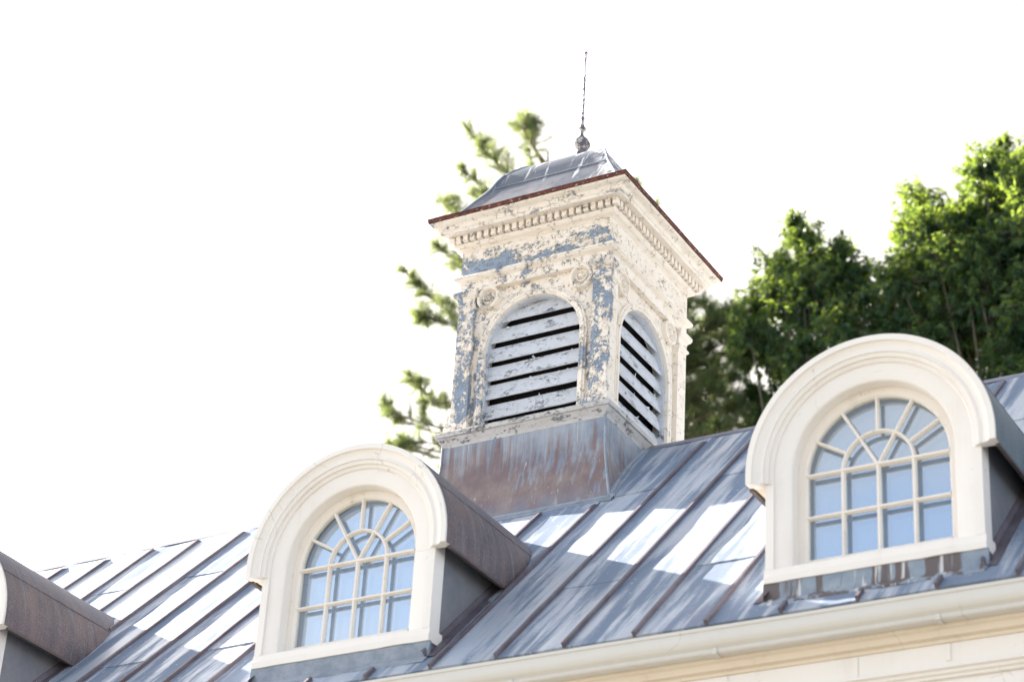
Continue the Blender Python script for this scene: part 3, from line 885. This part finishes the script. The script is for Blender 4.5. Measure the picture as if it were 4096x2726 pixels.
# pilasters with base and capital at the four corners
CAPP = [(0.0, 1.135), (0.017, 1.150), (0.017, 1.166), (0.006, 1.172), (0.003, 1.178), (0.003, 1.206), (0.007, 1.226), (0.018, 1.238), (0.026, 1.244), (0.028, 1.252), (0.034, 1.258), (0.036, 1.286), (0.034, 1.290)]
BASP = [(0.034, 0.070), (0.034, 0.122), (0.031, 0.128), (0.026, 0.134), (0.026, 0.142), (0.016, 0.150), (0.014, 0.160), (0.004, 0.172), (0.0, 0.186)]
def pil(sx, sy):
    m = MB(); a, b = 0.512, 0.651
    def rect(e, z):
        x0, x1 = a - e*0.8, b + e
        return [(sx*x0, sy*x0, z), (sx*x1, sy*x0, z), (sx*x1, sy*x1, z), (sx*x0, sy*x1, z)]
    zs = BASP + [(0.0, 0.186 + (1.135-0.186)*k/8) for k in range(1, 8)] + CAPP
    vs = []; fs = []
    for e, z in zs: vs += rect(e, z)
    for i in range(len(zs)-1):
        for k in range(4):
            j = (k+1) % 4; fs.append((i*4+k, i*4+j, i*4+4+j, i*4+4+k))
    fs.append((len(zs)*4-4, len(zs)*4-3, len(zs)*4-2, len(zs)*4-1))
    m.add(vs, fs); return m
for sx in (-1, 1):
    for sy in (-1, 1): put('pilaster', pil(sx, sy), M_post, CUP, smooth=28)
# archivolts, rosettes, louvres on each face
arch = MB(); arch.arch_sweep([(0.405, -0.600), (0.405, -0.628), (0.412, -0.634), (0.426, -0.634), (0.430, -0.640), (0.443, -0.642), (0.447, -0.638), (0.449, -0.630), (0.462, -0.628), (0.464, -0.600)], 0, 0.740, 0.072, n=40, wob=0.002)
ros = MB()
for sx in (-1, 1):
    ros.lathe([(0.101, -0.012), (0.101, 0.030), (0.097, 0.040), (0.084, 0.045), (0.075, 0.040), (0.071, 0.018), (0.062, 0.009), (0.052, 0.011), (0.047, 0.030), (0.038, 0.033), (0.031, 0.015), (0.024, 0.014), (0.021, 0.036), (0.013, 0.048), (0.002, 0.051)], (sx*0.400, -0.605, 1.212), 'y', 28)
lou = MB(); rl = random.Random(5)
SLZ = [1.003, 0.836, 0.672, 0.513, 0.357, 0.186]
def slat(z, half, dz, tilt=0.0):
    nseg = 14; vs = []; fs = []
    for j in range(nseg+1):
        x = -half + 2*half*j/nseg
        w = 0.003*noise.noise(Vector((x*6, z*31, 2))) + tilt*x
        for y, q in ((-0.568, 0.0), (-0.574, 0.004), (-0.574, 0.014), (-0.540, dz), (-0.532, dz-0.006)): vs.append((x, y, z+q+w))
    for j in range(nseg):
        for i in range(5):
            k = (i+1) % 5; fs.append((j*5+i, j*5+k, j*5+5+k, j*5+5+i))
    return vs, fs
for z in SLZ:
    zz = z + 0.10
    half = 0.400 if z < 0.70 else min(0.400, math.sqrt(max(0.01, 0.407**2 - (z-0.740)**2)))
    lou.add(*slat(z, half, 0.138 if z < 0.9 else 0.130, rl.uniform(-0.006, 0.006)))
lou.add([(-0.401, -0.576, 0.075), (0.401, -0.576, 0.075), (0.401, -0.540, 0.165), (-0.401, -0.540, 0.165)], [(0, 1, 2, 3)])
lou.arch_sweep([(0.4085, -0.599), (0.4085, -0.52), (0.402, -0.52), (0.402, -0.590)], 0, 0.740, 0.075, n=36)
# curled flakes of paint hanging on the slats
def flakes(m, n, seed, spots):
    r_ = random.Random(seed)
    for _ in range(n):
        x, y, z = spots(r_); a = r_.uniform(0, 6.28); L = r_.uniform(0.010, 0.030); w = L*r_.uniform(0.4, 0.8)
        ux, uz = math.cos(a), math.sin(a); lift = r_.uniform(0.004, 0.014)
        vs = []
        for i, (t, up) in enumerate(((0, 0.0), (0.5, 0.25), (1, 1.0))):
            for s in (-1, 1):
                k = w*s*(1-0.35*t)*r_.uniform(0.8, 1.2)*0.5
                vs.append((x + ux*L*t - uz*k, y - lift*up - 0.001, z + uz*L*t + ux*k))
        m.add(vs, [(0, 1, 3, 2), (2, 3, 5, 4)])
def lou_spot(r_):
    z = r_.choice(SLZ); q = r_.choice((0.02, 0.02, 0.11, 0.12, r_.uniform(0.0, 0.13)))
    return (r_.uniform(-0.33, 0.33) if z < 0.9 else r_.uniform(-0.2, 0.2), -0.576 + 0.03*q/0.15, z + q)
flakes(lou, 70, 11, lou_spot)
for k in range(4):
    put('archivolt', arch.rotated(k), M_body, CUP, smooth=30)
    rk = ros.rotated(k)
    h = len(rk.v)//2; hf = len(rk.f)//2
    for part in (0, 1):
        o = MB(); o.v = rk.v[part*h:(part+1)*h]; o.f = [tuple(i-part*h for i in f) for f in rk.f[part*hf:(part+1)*hf]]; o.a = [0.0]*len(o.f)
        put('rosette', o, M_body, CUP, smooth=35)
    put('louver', lou.rotated(k), M_louv, CUP, smooth=25)
# entablature
mb = MB(); mb.square_rings([(0.55, 1.292), (0.648, 1.2925), (0.650, 1.300), (0.650, 1.372), (0.655, 1.376), (0.664, 1.382), (0.672, 1.386), (0.680, 1.392), (0.682, 1.400), (0.688, 1.404), (0.689, 1.420), (0.684, 1.426), (0.645, 1.432)], sub=10)
flakes_fr = MB()
put('architrave', mb, M_body, CUP, smooth=25)
mb = MB(); mb.square_rings([(0.640, 1.425), (0.650, 1.4315), (0.650, 1.660)], sub=10)
for k in range(4):
    f_ = MB(); flakes(f_, 60, 20+k, lambda r_: (r_.uniform(-0.62, 0.62), -0.651, 1.45 + 0.17*abs(r_.gauss(0.55, 0.28)) if r_.random() < 0.999 else 1.5))
    f_.v = [(x, y, min(z, 1.64)) for x, y, z in f_.v]
    mb.join(f_.rotated(k))
put('frieze', mb, M_frieze, CUP, smooth=25)
mb = MB()
mb.square_rings([(0.64, 1.652), (0.6545, 1.652), (0.655, 1.662), (0.662, 1.664), (0.665, 1.670), (0.674, 1.674), (0.684, 1.678), (0.692, 1.686), (0.700, 1.700), (0.703, 1.712), (0.684, 1.7135), (0.684, 1.776)], sub=8)
mb.square_rings([(0.68, 1.7745), (0.770, 1.7745), (0.780, 1.7745), (0.783, 1.779), (0.785, 1.800), (0.792, 1.804), (0.797, 1.822), (0.804, 1.834), (0.816, 1.842), (0.830, 1.846), (0.842, 1.853), (0.848, 1.862), (0.850, 1.866)], sub=8)
dn, pit = 24, 0.0
half = 0.733; pitch = (2*half - 0.042)/ (dn-1)
# dentils: a row of small blocks under the corona on all four sides
for k in range(4):
    row = MB()
    for i in range(1, dn):
        c = -half + 0.021 + pitch*i
        row.box(c-0.0195, c+0.0195, -half, -0.685, 1.715, 1.7735)
    mb.join(row.rotated(k))
CORN = put('cornice', mb, M_corn, CUP, smooth=25)
mb = MB(); mb.square_rings([(0.845, 1.866), (0.858, 1.868), (0.860, 1.890), (0.863, 1.894), (0.863, 1.902), (0.74, 1.955)], sub=20)
mb.v = [(x, y, z + 0.004*noise.noise(Vector((x*4, y*4, 3)))) for x, y, z in mb.v]
put('rusty_edge', mb, M_rust, CUP, smooth=30, label='rust red metal drip edge round the cornice top')
# dome
dp = [(0.790, 1.900), (0.748, 1.918), (0.665, 2.050), (0.592, 2.170), (0.527, 2.279), (0.522, 2.288), (0.485, 2.378), (0.444, 2.455), (0.392, 2.511), (0.335, 2.562), (0.26, 2.606), (0.16, 2.640), (0.05, 2.656)]
mb = MB(); mb.square_rings(dp, cap_top=True, sub=10)
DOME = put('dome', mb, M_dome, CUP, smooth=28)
mb = MB()
for sx, sy in ((-1, -1), (1, -1), (1, 1), (-1, 1)):
    pts = [(sx*h, sy*h, z) for h, z in dp[1:]]
    mb.limb(pts, [0.012]*len(pts), 6)
for k in range(4):
    o = MB(); o.limb([(-0.526, -0.527, 2.284), (0, -0.5275, 2.282), (0.526, -0.527, 2.284)], [0.0055]*3, 5); mb.join(o.rotated(k))
put('dome_seam', mb, M_flash, CUP, smooth=50)
# finial
mb = MB()
FX = -0.013
mb.lathe([(0.050, 2.640), (0.048, 2.80), (0.040, 2.835), (0.044, 2.846), (0.050, 2.852), (0.062, 2.868), (0.072, 2.890), (0.073, 2.905), (0.064, 2.918), (0.066, 2.924), (0.054, 2.946), (0.030, 2.968), (0.018, 2.985), (0.014, 2.996), (0.017, 3.002), (0.013, 3.010), (0.016, 3.028), (0.020, 3.042), (0.034, 3.050), (0.033, 3.058), (0.021, 3.070), (0.018, 3.088), (0.012, 3.108), (0.0115, 3.145), (0.017, 3.150), (0.017, 3.160), (0.011, 3.168)], (FX, 0, 0), 'z', 20)
put('finial_urn', mb, M_fin, CUP, smooth=50)
mb = MB(); pts = []; rad = []
for i in range(41):
    z = 3.165 + (3.795-3.165)*i/40
    pts.append((FX + 0.002*math.sin(i*1.7), 0.002*math.cos(i*2.1), z)); rad.append((0.0120 - 0.0050*i/40)*(1 + 0.35*max(0, noise.noise(Vector((0, 0, z*17))))))
mb.limb(pts, rad, 8)
mb.lathe([(0.001, 3.790), (0.010, 3.793), (0.0155, 3.803), (0.0165, 3.811), (0.0145, 3.822), (0.008, 3.829), (0.001, 3.831)], (FX, 0, 0), 'z', 14)
put('finial_rod', mb, M_rod, CUP, smooth=50)

# ------------------------------------------------------------------ trees
def basis(d):
    d = d.normalized(); a = d.orthogonal().normalized(); return d, a, d.cross(a)
def leaf(mb, p, d, up, L, w, tone):
    side = d.cross(up)
    if side.length < 1e-4: side = d.orthogonal()
    side.normalize(); nrm = side.cross(d)
    a = p; b = p + d*(L*0.45) + side*w*0.5 - nrm*w*0.12; c = p + d*(L*0.45) - side*w*0.5 - nrm*w*0.12; e = p + d*L - nrm*L*0.12
    m = p + d*(L*0.5) + nrm*w*0.06
    mb.add([a, b, e, m, c], [(0, 1, 2, 3), (0, 3, 2, 4)], tone)

M_pine = mat_leaf('pine_needles', (0.020, 0.054, 0.032), (0.062, 0.100, 0.040), (0.20, 0.27, 0.08), 0.40)
M_leafA = mat_leaf('broad_leaves', (0.009, 0.048, 0.040), (0.026, 0.082, 0.044), (0.26, 0.39, 0.05), 0.38)
M_barkp = mat_bark('pine_bark', (0.16, 0.11, 0.08))
M_barkd = mat_bark('grey_bark', (0.15, 0.13, 0.11))

TY = 15.0
# pine behind the cupola
pine = empty('pine_tree', (-8.9, TY, 0))
pine['label'] = 'tall pine with upswept needle branches showing behind the cupola'
pine['category'] = 'tree'
def PZ(x, z, y=0.0): return Vector((x + 8.9, y, z + ZR))
rp = random.Random(21)
wood, fol = MB(), MB()
trunk_top = PZ(-9.12, 14.7)
tp_ = [Vector((0.35, 0, -0.1)), Vector((0.28, 0.05, 6)), PZ(-8.72, 7.66), PZ(-8.89, 10.79), PZ(-9.0, 13), trunk_top]
wood.limb(tp_, [0.34, 0.28, 0.17, 0.12, 0.06, 0.015], 9)
def needles(p, d, n=26, L=0.12, tone=0.5):
    d, a, b = basis(d)
    for _ in range(n):
        t = rp.uniform(0, 6.283); sp = rp.uniform(0.2, 1.6)
        q = (d + (a*math.cos(t) + b*math.sin(t))*sp).normalized()
        o = p + d*rp.uniform(-0.05, 0.03)
        l = L*rp.uniform(0.7, 1.15); s = q.orthogonal().normalized(); s.rotate(Matrix.Rotation(rp.uniform(0, 6.28), 3, q)); s *= 0.0046
        fol.add([o - s, o + s, o + q*l], [(0, 1, 2)], min(1, max(0, tone + rp.uniform(-0.35, 0.35))))
def branch(p0, p1, p2, dens=1.0, spread=0.30, r0=0.03, start=0.35):
    n = 16; pts = []
    for i in range(n+1):
        t = i/n; pts.append(p0*(1-t)**2 + p1*2*t*(1-t) + p2*t*t)
    # make the curve pass near the middle control point
    off = p1 - pts[n//2]
    pts = [q + off*math.sin(math.pi*i/n) for i, q in enumerate(pts)]
    wood.limb(pts, [max(0.004, r0*(1-i/n)) for i in range(n+1)], 5)
    L = (p2-p0).length
    for i in range(int(n*start), n+1):
        t = i/n; d = (pts[min(i+1, n)] - pts[max(i-1, 0)]).normalized()
        m = max(1, int(round(dens*(1.3 if t < 0.8 else 2.0))))
        for _ in range(m):
            sd = Vector((rp.gauss(0, 1), rp.gauss(0, 1), rp.gauss(0.35, 0.7))).normalized()
            l = spread*rp.uniform(0.35, 1.0)*(1.25 - 0.75*t)
            e = pts[i] + (sd*0.8 + d*0.7).normalized()*l
            wood.limb([pts[i], (pts[i]+e)/2 + Vector((0, 0, -0.015)), e], [0.006, 0.005, 0.003], 4)
            tone = rp.uniform(0.2, 0.8)
            for k in range(5): needles(pts[i].lerp(e, 0.15 + 0.21*k), (e-pts[i]), 9, 0.18, tone + rp.uniform(-.2, .2))
    needles(p2, p2-pts[-3], 26, 0.14, 0.6)
    return pts
BR = [
 [(-9.08, 14.21), (-9.39, 14.91), (-9.65, 15.38)], [(-9.03, 13.32), (-10.05, 14.61), (-10.54, 15.31)], [(-9.0, 12.71), (-10.19, 14.06), (-10.58, 14.51)],
 [(-8.96, 11.95), (-10.76, 13.69), (-11.17, 14.4)], [(-8.92, 11.28), (-10.42, 12.56), (-10.95, 13.02)], [(-8.87, 10.38), (-10.89, 11.99), (-11.52, 12.64)],
 [(-8.87, 10.38), (-10.78, 11.71), (-11.38, 11.89)], [(-8.8, 9.03), (-10.92, 10.3), (-11.38, 10.75)], [(-8.78, 8.72), (-11.3, 9.9), (-11.94, 10.39)],
 [(-8.76, 8.26), (-11.0, 9.28), (-11.65, 9.54)]]
for q in BR:
    for rep in range(2):
        pass
        a, b, c = (PZ(*t) for t in q)
        b.y += rp.uniform(-0.4, 0.4); c.y += rp.uniform(-0.5, 0.5); c.x += 0.12*rep; c.z -= 0.16*rep
        branch(a, b, c, 1.5, 0.46)
for q in ([(-9.05, 14.3), (-9.25, 14.75), (-9.25, 15.1)], [(-9.0, 13.5), (-9.8, 14.3), (-10.1, 14.75)], [(-8.8, 9.2), (-10.5, 10.0), (-11.2, 10.15)], [(-8.78, 8.4), (-10.7, 9.25), (-11.3, 9.2)], [(-8.8, 10.0), (-10.4, 11.4), (-11.0, 12.2)]):
    a, b, c = (PZ(*t) for t in q); b.y += rp.uniform(-0.6, 0.2); c.y += rp.uniform(-0.6, 0.3); branch(a, b, c, 1.5, 0.34)
BRR = [[(-9.0, 12.8), (-7.66, 13.3), (-7.40, 13.62)], [(-8.97, 12.12), (-7.4, 12.64), (-7.05, 13.05)]]
for q in BRR:
    a, b, c = (PZ(*t) for t in q); branch(a, b, c, 0.7, 0.14, start=0.5)
for q in [[(-8.85, 9.98), (-6.8, 10.63), (-6.34, 10.98)], [(-8.82, 9.5), (-5.96, 10.12), (-5.27, 10.2)], [(-8.8, 9.19), (-6.26, 9.96), (-5.75, 10.55)], [(-8.78, 8.72), (-6.09, 9.24), (-5.19, 9.04)],
 [(-8.76, 8.41), (-5.94, 8.68), (-5.22, 8.68)], [(-8.78, 8.8), (-6.55, 9.79), (-6.1, 9.72)], [(-8.8, 9.6), (-6.3, 10.25), (-5.6, 10.3)], [(-8.8, 8.6), (-6.4, 8.95), (-5.6, 9.1)], [(-8.8, 8.1), (-6.2, 8.3), (-5.4, 8.3)],
 [(-8.8, 9.3), (-6.9, 10.0), (-6.4, 10.35)], [(-8.8, 8.9), (-6.8, 9.4), (-6.3, 9.3)], [(-8.8, 8.3), (-6.7, 8.7), (-6.2, 8.9)]]:
    for yo in (-0.45, 0.0, 0.5):
        a, b, c = (PZ(*t) for t in q); b.y += yo; c.y += yo*1.4 + rp.uniform(-0.2, 0.2); c.x -= abs(yo)*0.25; branch(a, b, c, 2.0, 0.45, start=0.3)
for i in range(22):                                 # boughs towards and away from the house, and lower ones
    z = 2.0 + 11.5*i/22 - 4; L = min(3.0, max(0.6, (15-z)*0.28)); a = rp.choice((-1, 1))*math.pi/2 + rp.uniform(-0.35, 0.35)
    p0 = PZ(-8.85, z); e = p0 + Vector((math.cos(a)*L, math.sin(a)*L, 0.35*L)); m = (p0+e)/2 - Vector((0, 0, 0.1*L))
    if z < 7 or abs(math.cos(a))*L < 0.7: branch(p0, m, e, 0.7, 0.34)
for i in range(26):                                 # short inner boughs all round the stem
    z = 8.6 + 4.9*i/26; a = i*2.4; L = rp.uniform(0.8, 1.3)
    p0 = PZ(-8.95, z); e = p0 + Vector((math.cos(a)*L + 0.25, math.sin(a)*L*1.6, 0.45*L)); branch(p0, (p0+e)/2 - Vector((0, 0, 0.08)), e, 0.9, 0.34)
put('trunk', wood, M_barkp, pine, smooth=50)
put('crown', fol, M_pine, pine, smooth=0, norm=False)

def broad(name, base, clumps, label, seed, dens=1.0):
    t = empty(name, (base[0], base[1], 0)); t['label'] = label; t['category'] = 'tree'; t['group'] = 'leafy trees behind the roof'
    r_ = random.Random(seed); wood, fol = MB(), MB()
    top = Vector((0, 0, ZR + 7.5)); trunk = [Vector((0, 0, -0.1)), Vector((0.05, 0.1, 5)), Vector((-0.05, 0, 11)), top]
    wood.limb(trunk, [0.30, 0.24, 0.17, 0.10], 10)
    for (x, y, z, rad) in clumps:
        c = Vector((x - base[0], y - base[1], z + ZR))
        s = Vector((0, 0, min(c.z - 0.8, ZR + 5.2 + r_.uniform(-1.5, 1.0))))
        mid = s.lerp(c, 0.55) + Vector((r_.uniform(-.2, .2), r_.uniform(-.2, .2), -0.15))
        wood.limb([s, mid, c], [0.040, 0.024, 0.008], 6)
        nt = int(150*dens*(rad/0.5)**2) + 22
        for _ in range(nt):                          # twigs, each with a spray of drooping leaves
            v = Vector((r_.gauss(0, 1), r_.gauss(0, 1), r_.gauss(0.15, 0.9))).normalized()*(rad*(r_.uniform(0.25, 1.08) if r_.random() < 0.86 else r_.uniform(1.05, 1.42)))
            v.z *= 1.05
            tip = c + v; d = (v.normalized() + Vector((r_.uniform(-.5, .5), r_.uniform(-.5, .5), r_.uniform(-.2, .5)))).normalized()
            st = tip - d*0.16
            wood.limb([c.lerp(st, 0.5), st, tip], [0.006, 0.004, 0.002], 3)
            k = r_.randint(11, 17); tone = r_.uniform(0.15, 0.85)
            for i in range(k):
                o = st.lerp(tip, r_.uniform(0, 1.0)); a = r_.uniform(0, 6.283)
                dd, ax, bx = basis(d)
                q = (dd*r_.uniform(0.1, 0.9) + (ax*math.cos(a) + bx*math.sin(a))*r_.uniform(0.5, 1.0) + Vector((0, 0, -0.55))).normalized()
                up = Vector((r_.gauss(0, .5), r_.gauss(0, .5), 1)).normalized()
                leaf(fol, o, q, up, r_.uniform(0.07, 0.135), r_.uniform(0.026, 0.048), min(1, max(0, tone + r_.uniform(-.25, .25))))
    put('trunk', wood, M_barkd, t, smooth=50)
    put('crown', fol, M_leafA, t, smooth=0, norm=False)
    return t
def spread(cl, seed, n2):
    r_ = random.Random(seed); o = []
    for x, z, rad in cl:
        o.append((x, TY + r_.uniform(-0.25, 0.25), z, rad))
        if rad > 0.42:
            for q in range(n2): o.append((x + r_.uniform(-.15, .15), TY + (-1, 1)[q % 2]*r_.uniform(0.5, 0.9), z + r_.uniform(-.25, .05), rad*0.8))
    return o
CA = [(-4.43, 11.63, 0.30), (-4.52, 11.93, 0.20), (-4.51, 11.02, 0.46), (-3.82, 11.16, 0.28), (-3.80, 11.42, 0.16), (-5.09, 10.58, 0.40), (-4.08, 10.3, 0.60), (-3.45, 10.38, 0.36), (-5.02, 9.82, 0.45), (-4.3, 9.51, 0.52), (-3.4, 9.54, 0.58), (-5.25, 9.15, 0.20), (-3.8, 8.7, 0.5), (-4.7, 9.0, 0.35), (-5.35, 10.35, 0.28), (-5.45, 9.85, 0.24), (-4.6, 10.5, 0.42), (-3.1, 10.0, 0.40), (-3.05, 9.2, 0.42), (-3.9, 10.75, 0.36), (-4.2, 11.25, 0.36), (-4.75, 10.75, 0.36), (-4.3, 8.2, 0.5), (-3.3, 8.3, 0.5), (-5.0, 8.6, 0.35), (-3.55, 10.85, 0.34)]
CB = [(-2.61, 11.91, 0.34), (-2.83, 11.53, 0.27), (-2.67, 11.11, 0.40), (-1.98, 11.31, 0.40), (-1.32, 12.38, 0.28), (-1.25, 12.75, 0.15), (-1.22, 11.65, 0.46), (-1.67, 10.62, 0.64), (-2.49, 10.23, 0.52), (-1.08, 10.48, 0.52), (-1.19, 9.62, 0.72), (-2.05, 9.53, 0.58), (-1.14, 8.75, 0.45), (-2.72, 9.46, 0.46), (-0.43, 11.69, 0.55), (-0.80, 12.35, 0.25),
      (-0.38, 10.3, 0.8), (-0.44, 9.16, 0.7), (0.21, 10.9, 0.7), (0.5, 9.6, 0.8), (0.9, 11.6, 0.5), (1.3, 10.4, 0.6), (-2.0, 8.6, 0.35), (-2.15, 10.85, 0.45), (-1.75, 11.15, 0.45), (-1.45, 10.1, 0.6), (-2.75, 9.9, 0.42), (-0.75, 11.1, 0.6), (-0.8, 9.0, 0.5), (-2.4, 10.7, 0.4), (-0.9, 8.25, 0.45), (-1.6, 8.15, 0.45), (-0.25, 8.4, 0.5), (-2.6, 8.75, 0.35), (-2.35, 11.5, 0.42), (-1.0, 12.0, 0.36), (-1.6, 11.5, 0.42), (-2.85, 10.75, 0.34), (-1.2, 7.7, 0.5), (-0.5, 7.8, 0.5), (-2.0, 7.9, 0.45), (-2.7, 8.2, 0.4)]
broad('leafy_tree', (-4.1, TY), spread(CA, 4, 2), 'shorter leafy tree with twin tops between the cupola and the right dormer', 31)
broad('leafy_tree', (-0.9, TY), spread(CB, 5, 2), 'tallest leafy tree rising behind the right dormer at the photo edge', 32)
